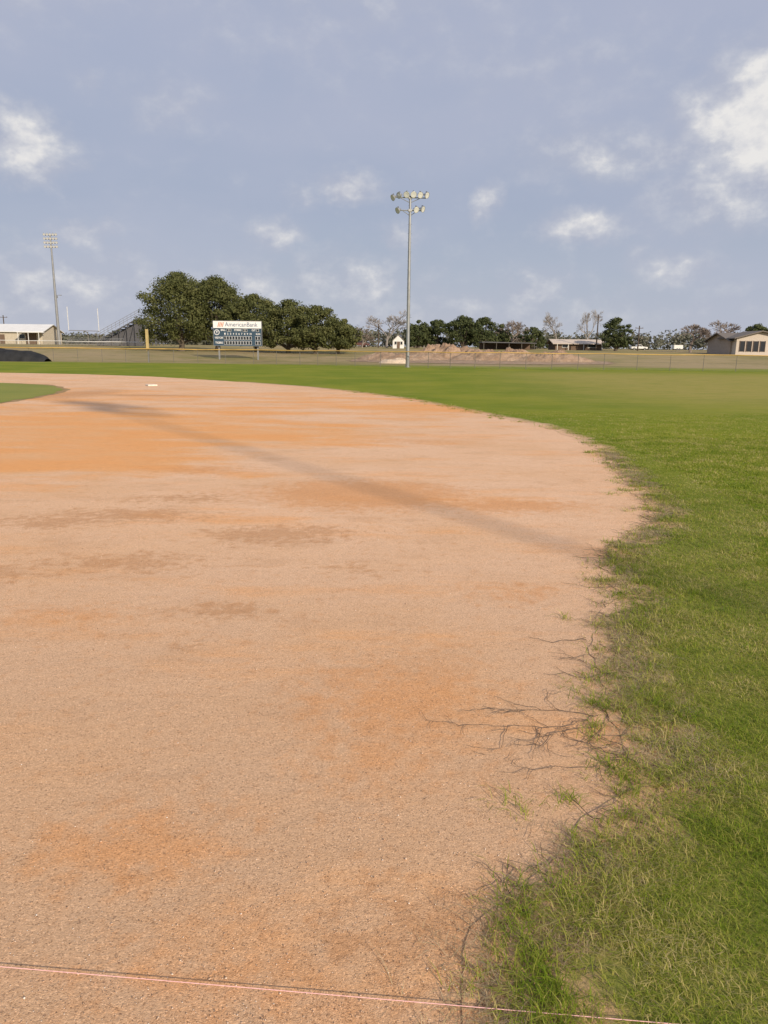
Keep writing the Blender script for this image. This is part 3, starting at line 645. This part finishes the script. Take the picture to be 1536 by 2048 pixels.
# ---------------------------------------------------------------- buildings
mroofw=simple('white_metal_roof',(.72,.72,.70),.4,scale=.8,var=.06); mcream=simple('cream_siding',(.50,.45,.36),.8); mglass=simple('dark_window',(.02,.022,.028),.2,spec=.6)
mroofg=simple('grey_shingle',(.17,.15,.135),.9,scale=6); mbrick=simple('tan_brick',(.36,.30,.25),.9,scale=5,var=.2); mroofp=simple('pale_shingle',(.55,.47,.40),.85,scale=4)
mpaleb=simple('pale_gable_siding',(.52,.46,.40),.9,scale=5,var=.12)
mshade=simple('shaded_brown_wall',(.16,.11,.08),.9); mtrim=simple('trim_white',(.65,.64,.6),.7); mgrn=simple('grey_siding',(.30,.31,.31),.8)  # mshade: dark brown, with the ranch walls' porch shade put into the colour
def gable(name,label,x,y,w_,d_,eave,ridge,wallm,roofm,rz=0,over=.5,axis='x',wins=(),doors=(),cat='building',group=None):
    z0=gz(x,y); e=thing(name,label,cat,(x,y,z0),rz,group); h=eave; rh=ridge
    mb=MB(); mb.box((0,0,h/2-.2),(w_,d_,h+.4))
    if axis=='x':
        for sx_ in (-1,1): 
            xx0=sx_*(w_/2-.002); mb.poly([(xx0,-d_/2,h),(xx0,d_/2,h),(xx0,0,rh-.05)][::sx_])
    else:
        for sy_ in (-1,1):
            yy0=sy_*(d_/2-.002); mb.poly([(-w_/2,yy0,h),(w_/2,yy0,h),(0,yy0,rh-.05)][::-sy_])
    mb.obj('wall',wallm,e)
    mb=MB(); t=.14
    if axis=='x':
        D=d_/2+over; k=(rh-h)/(d_/2); zl=rh-k*D
        for s in (-1,1):
            mb.poly([(-w_/2-over,s*D,zl),(w_/2+over,s*D,zl),(w_/2+over,0,rh),(-w_/2-over,0,rh)])
            mb.poly([(-w_/2-over,s*D,zl-t),(w_/2+over,s*D,zl-t),(w_/2+over,s*D,zl),(-w_/2-over,s*D,zl)])
            for q in (-1,1): mb.poly([(q*(w_/2+over),s*D,zl-t),(q*(w_/2+over),s*D,zl),(q*(w_/2+over),0,rh),(q*(w_/2+over),0,rh-t)])
    else:
        D=w_/2+over; k=(rh-h)/(w_/2); zl=rh-k*D
        for s in (-1,1):
            mb.poly([(s*D,-d_/2-over,zl),(s*D,d_/2+over,zl),(0,d_/2+over,rh),(0,-d_/2-over,rh)])
            for q in (-1,1): mb.poly([(s*D,q*(d_/2+over),zl-t),(s*D,q*(d_/2+over),zl),(0,q*(d_/2+over),rh),(0,q*(d_/2+over),rh-t)])
    mb.obj('roof',roofm,e)
    for (wx,wz,ww_,wh) in wins:
        mb=MB(); mb.box((wx,-d_/2-.02,wz),(ww_,.08,wh)); o=mb.obj('window',mglass,e)
        fr=MB(); 
        for s in (-1,1): fr.box((wx+s*(ww_/2+.04),-d_/2-.04,wz),(.08,.1,wh+.16)); fr.box((wx,-d_/2-.04,wz+s*(wh/2+.04)),(ww_,.1,.08))
        fr.obj('frame',mtrim,o)
    for (wx,ww_,wh) in doors:
        mb=MB(); mb.box((wx,-d_/2-.03,wh/2),(ww_,.08,wh)); mb.obj('door',mshade,e)
    return e
e=gable('field_house','cream metal field house with white gabled roof',-92,172,30,10,2.9,4.5,mcream,mroofw,0,.5,'x',wins=[(-4,1.7,1,.8),(2,1.7,1,.8),(10.5,1.7,1.2,.9)],doors=[(6,1.1,2.1),(12.5,2.4,2.4)])
mb=MB(); mb.box((13.3,-6.8,2.55),(5,2.6,.12)); mb.obj('awning',mroofw,e)
for x in (11,13.3,15.6): 
    mb=MB(); mb.tube([(x,-8,0),(x,-8,2.5)],.07,6); mb.obj('awning_post',mwhite,e)
e=gable('ranch_house','low ranch house with pale roof and long porch',41.9,165,10.2,7,1.55,2.35,mshade,mroofp,0,.7,'x',wins=[(-3,.95,1.2,.7),(2.8,.95,1.6,.7)],doors=[(0,.9,1.4)],cat='house')
for x in (-4.8,-2.4,0.9,4.8):
    mb=MB(); mb.box((x,-4.1,.7),(.12,.12,1.5)); mb.obj('porch_post',mtrim,e)
gable('shed','small white gabled shed with a dark window',2.7,160,2.4,3,1.7,2.9,mwhite,mroofg,0,.15,'y',wins=[(-.6,1.1,.4,.6),(.65,1.1,.4,.6)],doors=[(0,.6,1.4)],cat='shed')
cx,cy=24.4,150; z0=gz(cx,cy)-.15; e=thing('carport','long low open carport with dark interior','carport',(cx,cy,z0))
mb=MB(); mb.prism([(-5.4,1.45),(5.4,1.35),(5.4,1.5),(-5.4,1.65)],-3,3); mb.obj('roof',mdk,e)
mb=MB(); mb.box((0,2.8,.65),(10.4,.15,1.5)); mb.obj('back_wall',mshade,e)  # dark interior is painted: wall takes the shade-toned brown
for x in (-5,-2.5,0,2.5,5): 
    mb=MB(); mb.tube([(x,-2.8,-.1),(x,-2.8,1.4)],.05,6); mb.obj('post',mpost,e)
hx,hy=64.5,130; e=gable('brick_house','tan brick house with brown roof and tall dark windows',hx+3,hy+2,17,9,2.45,3.7,mbrick,mroofg,0,.6,'x',wins=[(-1.2,1.2,.9,1.5),(1.2,1.2,.9,1.5),(6,1.2,1.2,1.5)],doors=[(3.4,1.0,2.1)],cat='house')
mb=MB()
mb.box((-5.2,-5.0,1.1),(6.0,2.0,2.8)); mb.poly([(-8.2,-6.0,2.5),(-2.2,-6.0,2.5),(-2.2,-6.0,3.35),(-4.4,-6.0,3.75),(-8.2,-6.0,2.75)]); mb.obj('front_wing',mpaleb,e)
mb=MB(); mb.prism([(-8.9,2.55),(-4.3,3.78),(-1.3,3.2),(-1.3,3.35),(-4.3,3.95),(-8.9,2.72)],-6.7,0.0); mb.obj('wing_roof',mroofg,e)
for k in range(4):
    mb=MB(); mb.box((-7.2+k*1.15,-6.03,1.35),(.8,.08,1.7)); o=mb.obj('window',mglass,e)
    fr=MB(); 
    for s in (-1,1): fr.box((-7.2+k*1.15+s*.43,-6.05,1.35),(.06,.1,1.8))
    fr.obj('frame',mshade,o)
mb=MB(); mb.box((3.5,1,4.1),(.8,.8,1.2)); mb.obj('chimney',mbrick,e)
bx,by=-59,150; z0=gz(bx,by); e=thing('stadium_bleachers','tall aluminium bleachers rising on dark steel frames','bleachers',(bx,by,z0))
mbl=simple('dull_aluminium',(.20,.205,.21),.6,.3)
rows=12; seat=MB(); fr=MB(); rail=MB(); LN=18
for r_ in range(rows):
    x=.8*r_+.4; z=.9+.42*r_; seat.box((x,LN/2,z),(.30,LN,.06)); seat.box((x+.4,LN/2,z-.25),(.5,LN,.05)); seat.box((x+.16,LN/2,z-.15),(.03,LN,.2))
for yy_ in np.linspace(0,LN,7):
    fr.tube([(0,yy_,.5),(.8*rows,yy_,.5+.42*rows)],.11,5)
    for r_ in range(1,rows,2):
        fr.tube([(.8*r_,yy_,-.2),(.8*r_,yy_,.45+.42*r_)],.08,5)
        if r_>2: fr.tube([(.8*(r_-2),yy_,.0),(.8*r_,yy_,.4+.42*r_)],.06,4)
for off_ in (.75,1.15,1.6): rail.tube([(0,-.1,.9+off_-.4),(.8*rows,-.1,.9+off_-.4+.42*rows)],.03,5)
for r_ in range(0,rows+1,1): rail.tube([(.8*r_,-.1,.4+.42*r_),(.8*r_,-.1,2.1+.42*r_)],.025,5)
for zz in (1,1.6,2.1): rail.tube([(.8*rows,-.1,.0+zz+.42*rows),(.8*rows,LN,zz+.42*rows)],.03,5)
seat.obj('seating',mbl,e); fr.obj('frame',mdk,e); rail.obj('railing',mpost,e)
mb=MB(); mb.poly([(.2,1.2,-.2),(.8*rows,1.2,-.2),(.8*rows,1.2,.1+.42*rows),(.2,1.2,.3)]); mb.obj('dark_underside',mdk,e)  # flat dark sheet standing in for the dark space beneath the seat rows
bx,by=-60.5,140; z0=gz(bx,by); e=thing('small_bleachers','low five-row aluminium bleachers facing the ball field','bleachers',(bx,by,z0))
seat=MB(); fr=MB()
for r_ in range(5):
    seat.box((5,.7*r_,.3+.3*r_),(10.5,.3,.06)); seat.box((5,.7*r_+.35,.1+.3*r_),(10.5,.35,.04))
for x in np.linspace(.2,9.8,6): fr.tube([(x,-.2,.2),(x,3,1.6)],.04,5); fr.tube([(x,2.9,-.2),(x,2.9,1.5)],.04,5); fr.tube([(x,1.4,-.2),(x,1.4,.9)],.04,5)
seat.obj('seating',msteel,e); fr.obj('frame',mpost,e)
gx_,gy_=-66.7,165; z0=gz(gx_,gy_); e=thing('goalpost','white football goalpost with two tall uprights','goalpost',(gx_,gy_,z0),.9)
mgp=simple('weathered_white',(.60,.61,.62),.6)
mb=MB(); mb.tube([(0,-1.5,-.2),(0,-1.5,1.8),(0,-1.1,2.7),(0,0,3.0)],.10,8); mb.tube([(-3.55,0,3.05),(3.55,0,3.05)],.06,8)
mb.obj('crossbar',mpost,e)
for s in (-1,1): mb=MB(); mb.tube([(s*3.55,0,3.05),(s*3.55,0,8.0)],.085,8); mb.obj('upright',mgp,e)
mtarp=simple('dark_tarp',(.022,.023,.026),.7,scale=1.2,var=.5,bump=.12)
nx_,nyt=70,20; U,Vv=np.meshgrid(np.linspace(0,1,nx_),np.linspace(0,1,nyt)); XX=-8+13.4*U
prof=1.32*np.sqrt(np.clip(1-((XX+1)/6.45)**2,0,1))**.7; ZZ=prof*np.sin(np.pi*np.clip(Vv,0,1))**.55*(1+.10*vnoise(XX,Vv*6,1.6,6))+.07*vnoise(XX,Vv*6,3.5,3)*np.sin(np.pi*Vv)
YY=(Vv-.5)*1.8+.16*vnoise(XX,Vv,1.6)
i,j=np.meshgrid(np.arange(nx_-1),np.arange(nyt-1)); a=(j*nx_+i).ravel()
o=npmesh('field_tarp',np.stack([XX,YY,ZZ],-1).reshape(-1,3),np.stack([a,a+1,a+nx_+1,a+nx_],-1),mtarp); o.location=(-41.6,79.3,0); tag(o,'bundled dark field tarp lying against the fence','tarp')
mpole=simple('creosote_wood',(.09,.07,.055),.95,scale=3)
for (x,y,t) in [(-1.7,170,7.4),(44.0,155.5,9.2),(54.2,160,7.2),(-93,182,8.9),(31,190,7.6)]:
    z0=gz(x,y); e=thing('utility_pole','dark wooden utility pole with a crossarm','utility pole',(x,y,z0),.2,'utility poles along the road'); H=t-z0
    mb=MB(); mb.tube([(0,0,-.3),(0,0,H)],[.16,.11],8); mb.obj('pole',mpole,e)
    mb=MB(); mb.box((0,0,H-.5),(1.8,.12,.12)); 
    for s in (-.8,0,.8): mb.tube([(s,0,H-.44),(s,0,H-.28)],.04,6)
    mb.obj('crossarm',mpole,e)
def truck(x,y,rz,body,label,group=None):
    e=thing('pickup_truck',label,'pickup truck',(x,y,gz(x,y)),rz)
    mb=MB()
    mb.prism([(-2.7,.45),(2.65,.45),(2.75,.6),(2.72,.98),(1.25,1.12),(.75,1.12),(.55,1.13),(-.85,1.13),(-.85,1.10),(-2.7,1.10)],-.92,.92)
    mb.obj('body',body,e,bevel=.05)
    mb=MB(); mb.prism([(-.9,1.132),(1.2,1.132),(.6,1.72),(.4,1.8),(-.65,1.8),(-.85,1.7)],-.78,.78); mb.obj('cab',body,e,bevel=.04)
    for s in (-1,1):
        mb=MB(); mb.poly([(-.7,s*.79,1.2),(.0,s*.79,1.2),(.0,s*.79,1.68),(-.62,s*.79,1.66)][::-s]); mb.obj('window',mglass,e)
        mb=MB(); mb.poly([(.08,s*.79,1.2),(.98,s*.79,1.2),(.5,s*.79,1.66),(.08,s*.79,1.68)][::-s]); mb.obj('window',mglass,e)
    wt=MB(); wt.lathe([(.2,-.12),(.36,-.12),(.39,-.08),(.39,.08),(.36,.12),(.2,.12)],16); mt=simple('tyre_rubber',(.02,.02,.02),.9)
    wr=MB(); wr.lathe([(.001,.10),(.12,.09),(.2,.11)],12)
    for (wx,s) in ((1.75,-1),(1.75,1),(-1.75,-1),(-1.75,1)):
        o=wt.obj('wheel',mt,e); o.location=(wx,s*.86,.39); o.rotation_euler=(R(90) if s<0 else R(-90),0,0); wr.obj('rim',msteel,o)
    return e
truck(85,250,0,mwhite,'white pickup truck parked on the far grass')
truck(-7.2,200,.4,simple('dark_maroon_paint',(.09,.035,.03),.5),'dark maroon pickup truck parked near bare trees')
e=thing('utility_trailer','small white enclosed trailer parked on the grass','trailer',(98,250,gz(98,250)))
mb=MB(); mb.box((0,0,1.1),(3.0,1.9,1.3)); mb.obj('body',mwhite,e,bevel=.08)
for x in (-.4,.4):
    mb=MB(); mb.tube([(x,-1.05,.35),(x,-.9,.35)],.35,12); mb.obj('wheel',mdk,e)
mb=MB(); mb.tube([(1.5,0,.6),(2.6,0,.55)],.06,6); mb.obj('hitch',mdk,e)
print('done')
